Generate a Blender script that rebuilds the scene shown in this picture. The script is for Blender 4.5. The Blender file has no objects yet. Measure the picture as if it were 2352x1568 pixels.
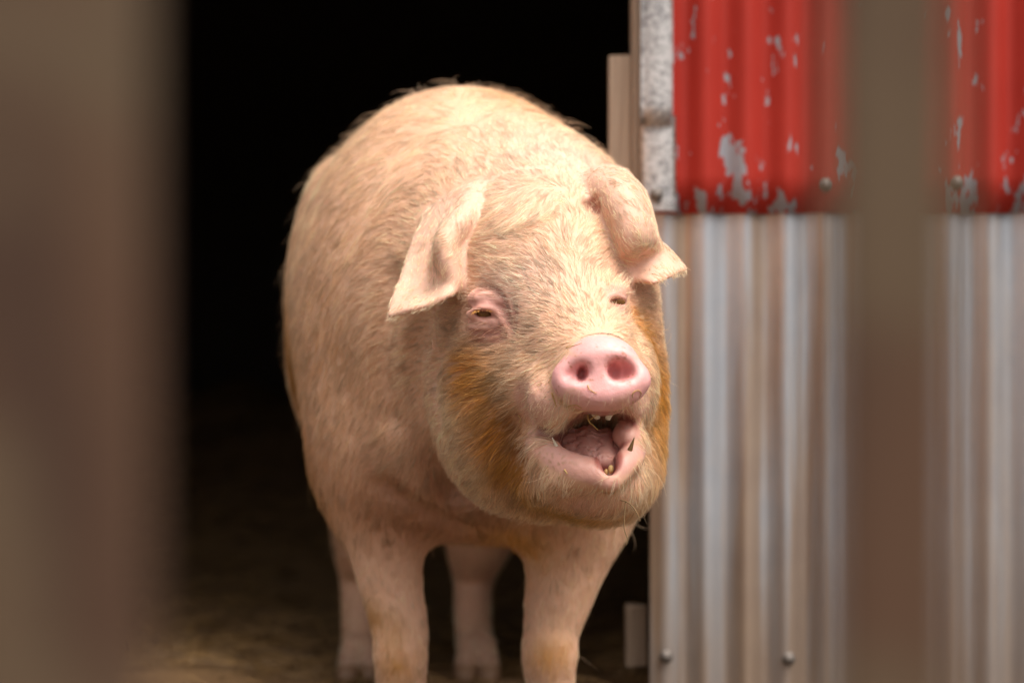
import bpy, math, random
import numpy as np
from mathutils import Vector, Matrix, kdtree

random.seed(7); rng = np.random.default_rng(11)
scene = bpy.context.scene
C = scene.collection

# ------------------------------------------------------------------ camera, sky, sun, exposure
CAM_H = 0.67
cam_data = bpy.data.cameras.new('camera')
cam = bpy.data.objects.new('camera', cam_data); C.objects.link(cam)
cam.location = (0, 0, CAM_H); cam.rotation_euler = (math.radians(90), 0, 0)
cam_data.lens = 85; cam_data.sensor_width = 36
cam_data.clip_start = 0.05; cam_data.clip_end = 2000
cam_data.dof.use_dof = True; cam_data.dof.focus_distance = 3.45; cam_data.dof.aperture_fstop = 2.0
scene.camera = cam

SUN_DIR = Vector((0.30, -0.36, 1.0)).normalized()
sun_el = math.asin(SUN_DIR.z); sun_az = math.atan2(SUN_DIR.x, SUN_DIR.y)
world = bpy.data.worlds.new('World'); scene.world = world; world.use_nodes = True
wn = world.node_tree; wn.nodes.clear()
wo = wn.nodes.new('ShaderNodeOutputWorld'); wb = wn.nodes.new('ShaderNodeBackground')
sky = wn.nodes.new('ShaderNodeTexSky'); sky.sky_type = 'NISHITA'; sky.sun_disc = False
sky.sun_elevation = sun_el; sky.sun_rotation = sun_az
sky.air_density = 1.0; sky.dust_density = 6.0; sky.ozone_density = 0.5
hs = wn.nodes.new('ShaderNodeHueSaturation'); hs.inputs['Saturation'].default_value = 0.12   # milky overcast
wn.links.new(sky.outputs[0], hs.inputs['Color']); wn.links.new(hs.outputs[0], wb.inputs[0])
wb.inputs[1].default_value = 0.086
wn.links.new(wb.outputs[0], wo.inputs[0])
sd = bpy.data.lights.new('sun', 'SUN'); so = bpy.data.objects.new('sun', sd); C.objects.link(so)
sd.energy = 1.5; sd.angle = math.radians(48); sd.color = (1.0, 0.90, 0.77)
so.rotation_euler = SUN_DIR.to_track_quat('Z', 'Y').to_euler()
so.location = (3, -3, 8)

scene.view_settings.view_transform = 'Standard'; scene.view_settings.look = 'None'
scene.view_settings.gamma = 1.0; scene.view_settings.use_curve_mapping = False
scene.view_settings.exposure = 1.2
scene.render.engine = 'CYCLES'
cy = scene.cycles
cy.max_bounces = 8; cy.diffuse_bounces = 4; cy.glossy_bounces = 3; cy.transmission_bounces = 4
cy.use_denoising = True
try: cy.denoiser = 'OPENIMAGEDENOISE'; cy.denoising_prefilter = 'ACCURATE'
except Exception: pass

# ------------------------------------------------------------------ helpers
FPX = 2352 * 85 / 36.0
def P(px, py, D):
    """Point that lies D metres in front of the lens along the line of sight of a spot measured in the photograph."""
    return np.array([(px - 1176) / FPX * D, D, CAM_H + (784 - py) / FPX * D])
def S(px, D): return px / FPX * D

def tag(o, label=None, cat=None, group=None, kind=None):
    if label: o['label'] = label
    if cat: o['category'] = cat
    if group: o['group'] = group
    if kind: o['kind'] = kind
    return o
def empty(name, loc=(0, 0, 0)):
    o = bpy.data.objects.new(name, None); C.objects.link(o); o.location = loc; return o
def mesh_obj(name, verts, faces, mat, parent=None, smooth=True):
    me = bpy.data.meshes.new(name); me.from_pydata([tuple(v) for v in verts], [], faces); me.update()
    if smooth: me.shade_smooth()
    if mat: me.materials.append(mat)
    o = bpy.data.objects.new(name, me); C.objects.link(o)
    if parent:
        o.parent = parent
        o.matrix_parent_inverse = Matrix.Translation(parent.location).inverted() if parent.parent is None else Matrix()
    return o

def vnoise(p, seed=0):
    """smooth value noise 0..1 at points p (N,3)"""
    p = np.asarray(p, dtype=np.float64)
    i = np.floor(p).astype(np.int64); f = p - i; u = f * f * (3 - 2 * f)
    def h(ix, iy, iz):
        n = (ix * 374761393 + iy * 668265263 + iz * 2147483647 + seed * 974634777) & 0xFFFFFFFF
        n = ((n ^ (n >> 13)) * 1274126177) & 0xFFFFFFFF
        n = ((n ^ (n >> 16)) * 2246822519) & 0xFFFFFFFF
        return ((n ^ (n >> 15)) & 0xFFFF) / 65535.0
    r = 0
    for dx in (0, 1):
        wx = u[:, 0] if dx else 1 - u[:, 0]
        for dy in (0, 1):
            wy = u[:, 1] if dy else 1 - u[:, 1]
            for dz in (0, 1):
                wz = u[:, 2] if dz else 1 - u[:, 2]
                r = r + wx * wy * wz * h(i[:, 0] + dx, i[:, 1] + dy, i[:, 2] + dz)
    return r
def fbm(p, seed=0, o=3):
    s = 0; a = .5; t = 0
    for k in range(o):
        s = s + a * vnoise(p * 2 ** k, seed + k * 17); t += a; a *= .5
    return s / t

class NT:
    """tiny node helper"""
    def __init__(self, name):
        self.m = bpy.data.materials.new(name); self.m.use_nodes = True
        self.t = self.m.node_tree; self.t.nodes.clear()
        self.out = self.t.nodes.new('ShaderNodeOutputMaterial')
    def n(self, typ, **kw):
        nd = self.t.nodes.new(typ)
        for k, v in kw.items():
            if k.startswith('i_'):
                key = k[2:].replace('_', ' ')
                nd.inputs[key].default_value = v
            else: setattr(nd, k, v)
        return nd
    def l(self, a, b): self.t.links.new(a, b)
    def ramp(self, fac, stops):
        r = self.n('ShaderNodeValToRGB'); cr = r.color_ramp
        while len(cr.elements) < len(stops): cr.elements.new(0.5)
        for e, (p, c) in zip(cr.elements, stops):
            e.position = p; e.color = (*c, 1) if len(c) == 3 else c
        self.l(fac, r.inputs[0]); return r.outputs[0]
    def mix(self, fac, a, b, blend='MIX'):
        m = self.n('ShaderNodeMix', data_type='RGBA', blend_type=blend)
        for s, v in ((m.inputs[0], fac), (m.inputs[6], a), (m.inputs[7], b)):
            if hasattr(v, 'is_output'): self.l(v, s)
            elif isinstance(v, tuple): s.default_value = (*v, 1) if len(v) == 3 else v
            else: s.default_value = v
        return m.outputs[2]
    def math(self, op, a, b=None, clamp=False):
        m = self.n('ShaderNodeMath', operation=op); m.use_clamp = clamp
        for s, v in ((m.inputs[0], a), (m.inputs[1], b)):
            if v is None: continue
            if hasattr(v, 'is_output'): self.l(v, s)
            else: s.default_value = v
        return m.outputs[0]
    def coords(self, scale=(1, 1, 1), kind='Object'):
        tc = self.n('ShaderNodeTexCoord'); mp = self.n('ShaderNodeMapping')
        mp.inputs['Scale'].default_value = scale
        self.l(tc.outputs[kind], mp.inputs[0]); return mp.outputs[0]
    def noise(self, vec, scale, detail=4, rough=.55):
        n = self.n('ShaderNodeTexNoise'); n.inputs['Scale'].default_value = scale
        n.inputs['Detail'].default_value = detail; n.inputs['Roughness'].default_value = rough
        self.l(vec, n.inputs['Vector']); return n.outputs[0]
    def bsdf(self, col, rough=.7, metal=0, bump=None, bstr=.3, bdist=.002, **kw):
        b = self.n('ShaderNodeBsdfPrincipled')
        for s, v in (('Base Color', col), ('Roughness', rough), ('Metallic', metal)):
            if hasattr(v, 'is_output'): self.l(v, b.inputs[s])
            elif isinstance(v, tuple): b.inputs[s].default_value = (*v, 1)
            else: b.inputs[s].default_value = v
        for k, v in kw.items(): b.inputs[k.replace('_', ' ')].default_value = v
        if bump is not None:
            bp = self.n('ShaderNodeBump'); bp.inputs['Strength'].default_value = bstr
            bp.inputs['Distance'].default_value = bdist
            self.l(bump, bp.inputs['Height']); self.l(bp.outputs[0], b.inputs['Normal'])
        self.l(b.outputs[0], self.out.inputs[0]); return b

# ------------------------------------------------------------------ materials of the setting
def mat_dirt():
    t = NT('dirt'); v = t.coords()
    a = t.noise(v, 2.3, 6); b = t.noise(v, 35, 5)
    c = t.mix(a, (.05, .031, .018), (.10, .066, .04)); c = t.mix(b, c, (.14, .10, .055), 'MIX')
    c2 = t.mix(.45, c, t.mix(a, (.05, .03, .018), (.11, .07, .045)))
    t.bsdf(c2, .95, bump=b, bstr=.6, bdist=.02); return t.m
def mat_wood(name, dark, light, moss=None, grain=(30, 30, 1.6), scl=3.0, bd=.002):
    t = NT(name); v = t.coords(grain); w = t.coords()
    a = t.noise(v, scl, 6, .65); b = t.noise(w, 10, 4, .5); f = t.noise(v, scl * 4, 4)
    c = t.mix(t.ramp(a, [(.3, (0, 0, 0)), (.7, (1, 1, 1))]), dark, light)
    c = t.mix(t.math('MULTIPLY', f, .35), c, tuple(x * .5 for x in dark))
    if moss: c = t.mix(t.ramp(b, [(.45, (0, 0, 0)), (.62, (1, 1, 1))]), c, moss)
    t.bsdf(c, .85, bump=a, bstr=.5, bdist=bd); return t.m
def mat_zinc(name, rusty):
    t = NT(name); v = t.coords(); st = t.coords((15, 15, .8)); sp = t.coords((1, 1, .5))
    a = t.noise(v, 9, 5); s = t.noise(st, 1.15, 4, .55); p = t.noise(sp, 34, 3, .5)
    c = t.mix(a, (.37, .39, .43), (.51, .525, .56))
    c = t.mix(t.ramp(p, [(.42, (0, 0, 0)), (.6, (.6, .6, .6))]), c, (.48, .48, .50))
    if rusty:
        sx = t.n('ShaderNodeSeparateXYZ'); t.l(v, sx.inputs[0])
        near = t.n('ShaderNodeMapRange'); near.inputs['From Min'].default_value = 1.05; near.inputs['From Max'].default_value = .25
        near.inputs['To Min'].default_value = .42; near.inputs['To Max'].default_value = 1.0
        t.l(sx.outputs['X'], near.inputs['Value'])
        r = t.math('MULTIPLY', t.ramp(s, [(.44, (0, 0, 0)), (.62, (1, 1, 1))]), near.outputs[0])
        c = t.mix(t.math('MULTIPLY', r, .74), c, t.mix(a, (.27, .135, .052), (.43, .26, .115)))
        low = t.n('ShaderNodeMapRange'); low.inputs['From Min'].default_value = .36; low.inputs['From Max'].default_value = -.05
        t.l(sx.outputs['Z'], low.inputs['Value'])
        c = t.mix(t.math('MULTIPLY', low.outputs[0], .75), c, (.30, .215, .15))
        rough = .55
    t.bsdf(c, .42, .62, bump=p, bstr=.05, bdist=.001); return t.m
def mat_red():
    t = NT('red_paint'); v = t.coords(); sp = t.coords((1, 1, .46)); st = t.coords((30, 30, 1))
    a = t.noise(v, 5, 4); s = t.noise(st, 1.5, 4)
    paint = t.mix(a, (.29, .014, .007), (.385, .026, .014)); paint = t.mix(t.math('MULTIPLY', s, .25), paint, (.28, .04, .03))
    n = t.noise(sp, 24, 5, .6); n2 = t.noise(sp, 66, 3, .5)
    sx = t.n('ShaderNodeSeparateXYZ'); t.l(v, sx.inputs[0])
    g = t.n('ShaderNodeMapRange'); g.inputs['From Min'].default_value = .93; g.inputs['From Max'].default_value = 1.10
    g.inputs['To Min'].default_value = .105; g.inputs['To Max'].default_value = 0.0
    t.l(sx.outputs['Z'], g.inputs['Value'])
    e = t.n('ShaderNodeMapRange'); e.inputs['From Min'].default_value = .28; e.inputs['From Max'].default_value = .46
    e.inputs['To Min'].default_value = .055; e.inputs['To Max'].default_value = 0.0
    t.l(sx.outputs['X'], e.inputs['Value'])
    val = t.math('ADD', t.math('ADD', n, t.math('MULTIPLY', n2, .34)), t.math('ADD', g.outputs[0], e.outputs[0]))
    chip = t.ramp(val, [(.822, (0, 0, 0)), (.836, (1, 1, 1))])
    zinc = t.mix(a, (.22, .225, .25), (.35, .35, .38))
    c = t.mix(chip, paint, zinc)
    t.bsdf(c, .6, t.math('MULTIPLY', chip, .3), bump=t.math('SUBTRACT', 1.0, chip), bstr=.6, bdist=.0006, Specular_IOR_Level=.25); return t.m

M_dirt = mat_dirt()
M_plank = mat_wood('weathered_plank', (.034, .013, .005), (.122, .058, .028), (.092, .057, .030), grain=(9, 9, 1.2))
M_batten = mat_wood('grey_batten', (.26, .18, .125), (.44, .335, .25))
M_inner = mat_wood('old_barn_board', (.05, .034, .025), (.10, .07, .05))
M_zinc = mat_zinc('bare_zinc', False)
t_ = NT('spangled_zinc'); v_ = t_.coords(); p_ = t_.noise(v_, 110, 4, .65); q_ = t_.noise(v_, 16, 4)
t_.bsdf(t_.mix(t_.ramp(t_.math('ADD', p_, t_.math('MULTIPLY', q_, .3)), [(.52, (0, 0, 0)), (.72, (1, 1, 1))]), (.20, .195, .20), (.50, .49, .49)), .5, .3, bump=p_, bstr=.2, bdist=.001); M_spangle = t_.m; M_rusty = mat_zinc('rusty_zinc', True); M_red = mat_red()
t = NT('screw_steel'); t.bsdf(t.mix(t.noise(t.coords(), 300, 3), (.10, .085, .075), (.22, .19, .17)), .6, .5); M_screw = t.m

# ------------------------------------------------------------------ ground
def grid_sheet(name, x0, x1, y0, y1, nx, ny, zf, mat):
    xs = np.linspace(x0, x1, nx); ys = np.linspace(y0, y1, ny)
    X, Y = np.meshgrid(xs, ys, indexing='ij'); Z = zf(X, Y)
    v = np.stack([X, Y, Z], -1).reshape(-1, 3)
    f = [(i * ny + j, (i + 1) * ny + j, (i + 1) * ny + j + 1, i * ny + j + 1) for i in range(nx - 1) for j in range(ny - 1)]
    return mesh_obj(name, v, f, mat)
tag(grid_sheet('ground', -600, 600, -600, 600, 3, 3, lambda X, Y: X * 0 - .06, M_dirt), kind='structure')
def yardz(X, Y):
    p = np.stack([X, Y, X * 0], -1).reshape(-1, 3)
    return ((fbm(p * 2.5, 3) - .5) * .05 - .012).reshape(X.shape)
tag(grid_sheet('dirt_floor', -6, 6, -4, 9.4, 110, 120, yardz, M_dirt), kind='structure')

# ------------------------------------------------------------------ barn
WY = 4.36                                   # distance of the tin wall
barn = empty('barn', (0.24, WY, 0))
tag(barn, 'barn clad in red and bare corrugated iron beside a dark open doorway', 'barn')
def box_mesh(x0, x1, y0, y1, z0, z1, jit=0.0, bev=0.003):
    """box with chamfered long edges (12+ faces)"""
    import bmesh
    bm = bmesh.new(); bmesh.ops.create_cube(bm, size=1)
    for v in bm.verts:
        v.co = Vector(((x0 + x1) / 2 + v.co.x * (x1 - x0), (y0 + y1) / 2 + v.co.y * (y1 - y0), (z0 + z1) / 2 + v.co.z * (z1 - z0)))
    if bev: bmesh.ops.bevel(bm, geom=bm.edges[:], offset=bev, segments=2, affect='EDGES', profile=.6)
    if jit:
        for v in bm.verts: v.co += Vector((random.uniform(-jit, jit), random.uniform(-jit, jit), random.uniform(-jit, jit)))
    bm.verts.ensure_lookup_table()
    vs = [tuple(v.co) for v in bm.verts]; fs = [tuple(x.index for x in f.verts) for f in bm.faces]; bm.free()
    return vs, fs
def box(name, x0, x1, y0, y1, z0, z1, mat, parent=None, jit=0.0, bev=.003):
    vs, fs = box_mesh(x0, x1, y0, y1, z0, z1, jit, bev)
    return mesh_obj(name, vs, fs, mat, parent, smooth=False)
PITCH = .0733; AMP = .0104; CREST = P(1620, 0, WY)[0]
def corrugated(name, x0, x1, z0, z1, yoff, mat, parent, seed=0, flat=0.0, rag=0.0):
    per = 14; nx = int((x1 - x0) / PITCH * per) + 1; nz = 24
    xs = np.linspace(x0, x1, nx); zs = np.linspace(z0, z1, nz)
    X, Z = np.meshgrid(xs, zs, indexing='ij')
    p = np.stack([X * 3, Z * 2, X * 0 + seed], -1).reshape(-1, 3)
    dent = (fbm(p, seed) - .5).reshape(X.shape) * .006
    amp = AMP * (1 - flat * np.clip((x0 + .05 - X) / .05, 0, 1))
    Y = WY + yoff - amp * np.cos((X - CREST) / PITCH * 2 * math.pi) + dent
    Zr = Z + rag * (fbm(np.stack([X * 14, X * 0, X * 0 + seed], -1).reshape(-1, 3), seed + 5) - .5).reshape(X.shape) * (Z - zs[-1]) / (zs[0] - zs[-1])
    front = np.stack([X, Y, Zr], -1).reshape(-1, 3); back = front + np.array([0, .0012, 0]); n = len(front)
    f = []
    for i in range(nx - 1):
        for j in range(nz - 1):
            a, b, c, d = i * nz + j, (i + 1) * nz + j, (i + 1) * nz + j + 1, i * nz + j + 1
            f.append((a, b, c, d)); f.append((d + n, c + n, b + n, a + n))
    for i in range(nx - 1):
        for j in (0, nz - 1):
            a, b = i * nz + j, (i + 1) * nz + j; f.append((a, a + n, b + n, b))
    for j in range(nz - 1):
        for i in (0, nx - 1):
            a, b = i * nz + j, i * nz + j + 1; f.append((a, b, b + n, a + n))
    return mesh_obj(name, np.concatenate([front, back]), f, mat, parent)
def screw_mesh():
    v = []; f = []; prof = [(.0, -.0075), (.0055, -.0068), (.0085, -.004), (.009, -.001), (.0125, -.0005), (.0125, .003)]; ns = 14
    for r, y in prof:
        for k in range(ns): a = k / ns * 2 * math.pi; v.append((r * math.cos(a), y, r * math.sin(a)))
    for i in range(len(prof) - 1):
        for k in range(ns): f.append((i * ns + k, i * ns + (k + 1) % ns, (i + 1) * ns + (k + 1) % ns, (i + 1) * ns + k))
    return v, f
sv, sf = screw_mesh()
screw_me = bpy.data.meshes.new('screw'); screw_me.from_pydata(sv, [], sf); screw_me.shade_smooth(); screw_me.materials.append(M_screw)
def screw(px, py, parent, yoff):
    p = P(px, py, WY + yoff)
    o = bpy.data.objects.new('screw', screw_me); C.objects.link(o); o.parent = parent
    o.location = Vector(p); return o          # the sheet sits at the world origin

ZL = P(0, 490, WY)[2]                      # height of the lap between red and bare sheets
XE = P(1492, 0, WY)[0]                     # free edge of the wall at the doorway
red = corrugated('corrugated_sheet', XE + .012, XE + .012 + 10.5 * PITCH, ZL, 2.5, -.006, M_red, barn, 1, rag=.004)
red['label'] = 'red painted sheet with chipped paint'
red2 = corrugated('corrugated_sheet', XE + .012 + 10 * PITCH - .02, XE + .012 + 20.5 * PITCH, ZL, 2.5, -.009, M_red, barn, 4, rag=.004)
red2['label'] = 'red painted sheet with chipped paint'
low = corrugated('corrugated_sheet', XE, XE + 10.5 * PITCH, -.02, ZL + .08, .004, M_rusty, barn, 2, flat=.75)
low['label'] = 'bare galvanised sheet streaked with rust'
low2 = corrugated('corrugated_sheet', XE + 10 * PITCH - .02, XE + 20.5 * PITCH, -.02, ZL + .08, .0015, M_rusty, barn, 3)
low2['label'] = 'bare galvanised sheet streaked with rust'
for px, py in ((1900, 425), (2195, 420)): screw(px, py, red, -.0187)
for px, py in ((1812, 1512), (1530, 1507)): screw(px, py, low, -.0097)
for px, py in ((2420, 1512),): screw(px, py, low2, -.0105)
# galvanised corner flashing with two overlapping lengths
def flashing(z0, z1, x0, x1, y, seed):
    n = 40; zs = np.linspace(z0, z1, n); prof = np.linspace(0, 1, 9)
    v = []
    for z in zs:
        for q in prof:
            x = x0 + (x1 - x0) * q
            yy = y - .010 * math.sin(q * math.pi) ** .7
            v.append((x, yy, z))
    v = np.array(v); v[:, 0] += (fbm(v * 60, seed) - .5) * .003 * (np.tile(prof, n) > .9); v[:, 1] += (fbm(v * 25, seed + 2) - .5) * .004
    m = len(prof); f = [(i * m + j, i * m + j + 1, (i + 1) * m + j + 1, (i + 1) * m + j) for i in range(n - 1) for j in range(m - 1)]
    nb = len(v); b = v + np.array([0, .003, 0])
    f += [tuple(x + nb for x in q[::-1]) for q in f]
    for i in range(n - 1):
        for j in (0, m - 1): f.append((i * m + j, (i + 1) * m + j, (i + 1) * m + j + nb, i * m + j + nb))
    for j in range(m - 1):
        for i in (0, n - 1): f.append((i * m + j, i * m + j + 1, i * m + j + 1 + nb, i * m + j + nb))
    return mesh_obj('flashing', v, f, M_spangle, barn)
fx0, fx1 = P(1470, 0, WY)[0], P(1543, 0, WY)[0]
fl1 = flashing(ZL + .002, P(0, 268, WY)[2], fx0, fx1 + .006, WY - .019, 8)
fl2 = flashing(P(0, 292, WY)[2], 2.5, fx0, fx1, WY - .025, 9)
screw(1508, 447, fl1, -.034)
# door frame timber
box('door_post', P(1453, 0, WY)[0], P(1478, 0, WY)[0] + .02, WY + .012, WY + .09, .72, 2.5, M_batten, barn)
box('batten', P(1401, 0, WY)[0], P(1452, 0, WY)[0], WY + .03, WY + .07, .9, P(0, 122, WY)[2], M_batten, barn, jit=.001)
box('timber_offcut', P(1437, 0, WY + .12)[0], P(1486, 0, WY + .12)[0], WY + .12, WY + .17, P(0, 1530, WY + .12)[2], P(0, 1392, WY + .12)[2], M_batten, barn, jit=.0015)
# the shed behind the sheets: boards inside, roof
box('side_wall', -2.6, -2.54, WY + .02, 9.2, -.05, 2.6, M_inner, barn, bev=0)
box('side_wall', 2.6, 2.66, WY + .02, 9.2, -.05, 2.6, M_inner, barn, bev=0)
box('back_wall', -2.6, 2.66, 9.2, 9.26, -.05, 2.6, M_inner, barn, bev=0)
box('lining', XE + .09, 2.59, WY + .095, WY + .115, -.05, 2.59, M_inner, barn, bev=0)
box('lining', -2.53, -1.15, WY + .095, WY + .115, -.05, 2.59, M_inner, barn, bev=0)
box('lintel', -1.15, XE + .09, WY + .03, WY + .10, 1.72, 2.59, M_inner, barn, bev=0)
box('roof', -2.8, 2.8, WY - .03, 9.4, 2.61, 2.66, M_zinc, barn, bev=0)
lw = corrugated('corrugated_sheet', -1.15 - 15 * PITCH, -1.15, -.02, 2.5, .0, M_rusty, barn, 6)
lw['label'] = 'bare galvanised sheet left of the doorway'

# ------------------------------------------------------------------ straw bedding inside
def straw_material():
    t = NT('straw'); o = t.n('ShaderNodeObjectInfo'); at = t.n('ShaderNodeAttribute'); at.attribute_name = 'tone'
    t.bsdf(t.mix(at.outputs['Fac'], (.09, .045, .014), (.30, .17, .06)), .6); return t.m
M_straw = straw_material()
def heapz(X, Y):
    p = np.stack([X, Y, X * 0], -1).reshape(-1, 3)
    n = (fbm(p * 3.0, 9) - .5).reshape(X.shape)
    back = np.clip((Y - 5.3) / 3.2, 0, 1); back = back * back * (3 - 2 * back)
    side = np.clip((.9 - X) / 1.0, .25, 1)
    return .012 + .46 * back * side + n * (.05 + .12 * back)
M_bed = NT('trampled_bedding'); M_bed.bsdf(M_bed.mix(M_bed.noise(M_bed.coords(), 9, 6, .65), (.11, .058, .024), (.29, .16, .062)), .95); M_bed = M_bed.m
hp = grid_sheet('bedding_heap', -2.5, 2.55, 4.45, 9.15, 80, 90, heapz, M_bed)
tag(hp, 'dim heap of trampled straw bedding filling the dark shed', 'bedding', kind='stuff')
def straw_litter(n):
    x = rng.uniform(-1.5, 1.2, n); y = 4.5 + rng.beta(1.2, 1.8, n) * 4.4
    z = np.where(y > 4.76, heapz(x, y), 0) + .006 + rng.uniform(0, .015, n)
    a = rng.uniform(0, math.pi, n); L = rng.uniform(.03, .14, n); w = rng.uniform(.0012, .003, n); tl = rng.normal(0, .18, n)
    d = np.stack([np.cos(a) * L, np.sin(a) * L, tl * L], -1) * .5; s = np.stack([-np.sin(a) * w, np.cos(a) * w, w * 0], -1)
    c = np.stack([x, y, z], -1); up = np.stack([w * 0, w * 0, w], -1)
    V = np.stack([c - d - s, c + d - s, c + d + s, c - d + s, c - d + up, c + d + up], 1).reshape(-1, 3)
    F = []
    for i in range(n):
        b = i * 6; F += [(b, b + 1, b + 5, b + 4), (b + 4, b + 5, b + 2, b + 3)]
    o = mesh_obj('straw_litter', V, F, M_straw, smooth=False)
    at = o.data.attributes.new('tone', 'FLOAT', 'POINT'); at.data.foreach_set('value', np.repeat(rng.uniform(0, 1, n), 6).astype(np.float32))
    return tag(o, 'loose straw scattered over the dark shed floor', 'straw', kind='stuff')
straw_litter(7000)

# ------------------------------------------------------------------ fence in front of the lens
FD = 0.86
fence = empty('fence', (0, FD, 0)); tag(fence, 'weathered brown plank fence close in front, its two planks blurred out of focus', 'fence')
def plank(px0, px1, seed):
    x0 = P(px0, 0, FD)[0]; x1 = P(px1, 0, FD)[0]
    random.seed(seed); o = box('plank', x0, x1, FD, FD + .022, .03, 1.32, M_plank, fence, jit=.0012, bev=.003); return o
plank(-420, 334, 1); plank(1912, 2208, 2); plank(2700, 3300, 5); plank(-1100, -500, 6)
box('rail', -.6, .62, FD - .047, FD - .002, .16, .25, M_plank, fence); box('rail', -.6, .62, FD - .047, FD - .002, 1.12, 1.21, M_plank, fence)

# ------------------------------------------------------------------ the pig: one implicit surface, skinned into one continuous mesh
def axis(segs):
    out = [segs[0][0]]
    for a, b, h in segs:
        n = max(1, int(round((b - a) / h))); out += list(np.linspace(a, b, n + 1)[1:])
    return np.array(out)
GX = axis([(-.50, -.21, .008), (-.21, .29, .0030), (.29, .36, .008)])
GY = axis([(3.24, 3.78, .0030), (3.78, 4.0, .006), (4.0, 5.34, .012)])
GZ = axis([(-.02, .36, .0065), (.36, .94, .0030), (.94, 1.20, .008)])
F = np.full((len(GX), len(GY), len(GZ)), .5, dtype=np.float32)

def rot_to(zdir, xhint=(1, 0, 0)):
    z = np.array(zdir, float); z /= np.linalg.norm(z); x = np.array(xhint, float); x -= z * (x @ z); x /= np.linalg.norm(x)
    return np.stack([x, np.cross(z, x), z], 1)          # columns = local axes
class Ell:
    def __init__(s, c, r, R=None): s.c = np.array(c); s.r = np.array(r, float); s.R = np.eye(3) if R is None else R
    def box(s, m):
        e = np.sqrt(((s.R * s.r) ** 2).sum(1)) + m; return s.c - e, s.c + e
    def f(s, X, Y, Z):
        dx, dy, dz = X - s.c[0], Y - s.c[1], Z - s.c[2]; k0 = 0; k1 = 0
        for i in range(3):
            q = s.R[0, i] * dx + s.R[1, i] * dy + s.R[2, i] * dz
            k0 = k0 + (q / s.r[i]) ** 2; k1 = k1 + (q / s.r[i] ** 2) ** 2
        k0 = np.sqrt(k0); k1 = np.sqrt(k1) + 1e-9
        return k0 * (k0 - 1) / k1
class Tube:
    """round cones through a chain of points"""
    def __init__(s, pts, rad, sm=5):
        pts = np.array(pts, float); rad = np.broadcast_to(np.array(rad, float), (len(pts),))
        if len(pts) > 2 and sm > 1:
            t = np.linspace(0, len(pts) - 1, (len(pts) - 1) * sm + 1); pts, rad = cr(pts, t), cr(rad[:, None], t)[:, 0]
        s.p = pts; s.rd = rad
    def box(s, m):
        q = s.rd.max() + m; return s.p.min(0) - q, s.p.max(0) + q
    def f(s, X, Y, Z):
        out = None
        for a, b, ra, rb in zip(s.p[:-1], s.p[1:], s.rd[:-1], s.rd[1:]):
            d = b - a; L = d @ d + 1e-12
            t = np.clip(((X - a[0]) * d[0] + (Y - a[1]) * d[1] + (Z - a[2]) * d[2]) / L, 0, 1)
            q = np.sqrt((X - a[0] - t * d[0]) ** 2 + (Y - a[1] - t * d[1]) ** 2 + (Z - a[2] - t * d[2]) ** 2) - (ra + (rb - ra) * t)
            out = q if out is None else np.minimum(out, q)
        return out
def cr(p, t):
    """Catmull-Rom through rows of p at parameters t"""
    n = len(p); i = np.clip(np.floor(t).astype(int), 0, n - 2); u = (t - i)[:, None]
    g = lambda k: p[np.clip(k, 0, n - 1)]
    a, b, c, d = g(i - 1), g(i), g(i + 1), g(i + 2)
    a = np.where((i == 0)[:, None], 2 * b - c, a); d = np.where((i == n - 2)[:, None], 2 * c - b, d)
    return .5 * (2 * b + (c - a) * u + (2 * a - 5 * b + 4 * c - d) * u ** 2 + (3 * b - a - 3 * c + d) * u ** 3)
class Sheet:
    """thin folded skin: dense samples of a patch with a thickness"""
    def __init__(s, ctrl, r0, r1, nu=70, nv=110):
        ctrl = np.array(ctrl, float); nr, nc, _ = ctrl.shape
        rows = np.stack([cr(ctrl[:, j], np.linspace(0, nr - 1, nv)) for j in range(nc)], 1)      # nv, nc, 3
        s.g = np.stack([cr(rows[k], np.linspace(0, nc - 1, nu)) for k in range(nv)], 0)          # nv, nu, 3
        s.pts = s.g.reshape(-1, 3); s.rd = np.repeat(np.linspace(r0, r1, nv), nu)
        s.kd = kdtree.KDTree(len(s.pts))
        for i, q in enumerate(s.pts): s.kd.insert(q, i)
        s.kd.balance()
        s.tip = (s.g[-1].mean(0) - s.g[0].mean(0))
    def box(s, m):
        m = min(m, .022) + s.rd.max(); return s.pts.min(0) - m, s.pts.max(0) + m
    def f(s, X, Y, Z):
        X, Y, Z = np.broadcast_arrays(X, Y, Z); sh = X.shape
        Q = np.stack([X.ravel(), Y.ravel(), Z.ravel()], 1); out = np.empty(len(Q)); fd = s.kd.find
        for i, q in enumerate(Q):
            co, k, d = fd(q); out[i] = d - s.rd[k]
        return out.reshape(sh)
def sl(lo, hi):
    r = []
    for g, a, b in zip((GX, GY, GZ), lo, hi):
        i0 = max(0, np.searchsorted(g, a) - 1); i1 = min(len(g), np.searchsorted(g, b) + 1); r.append(slice(i0, i1))
    return tuple(r)
def smin(a, b, k):
    h = np.clip(k - np.abs(a - b), 0, None) / k; return np.minimum(a, b) - h * h * k * .25
def add(p, k=.02, sub=False):
    s = sl(*p.box(max(k, .012) + .006))
    X = GX[s[0]][:, None, None]; Y = GY[s[1]][None, :, None]; Z = GZ[s[2]][None, None, :]
    d = p.f(X, Y, Z)
    F[s] = -smin(-F[s], d, k) if sub else smin(F[s], d, k)
    return p
def cut(p, k=.01): return add(p, k, True)
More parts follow.
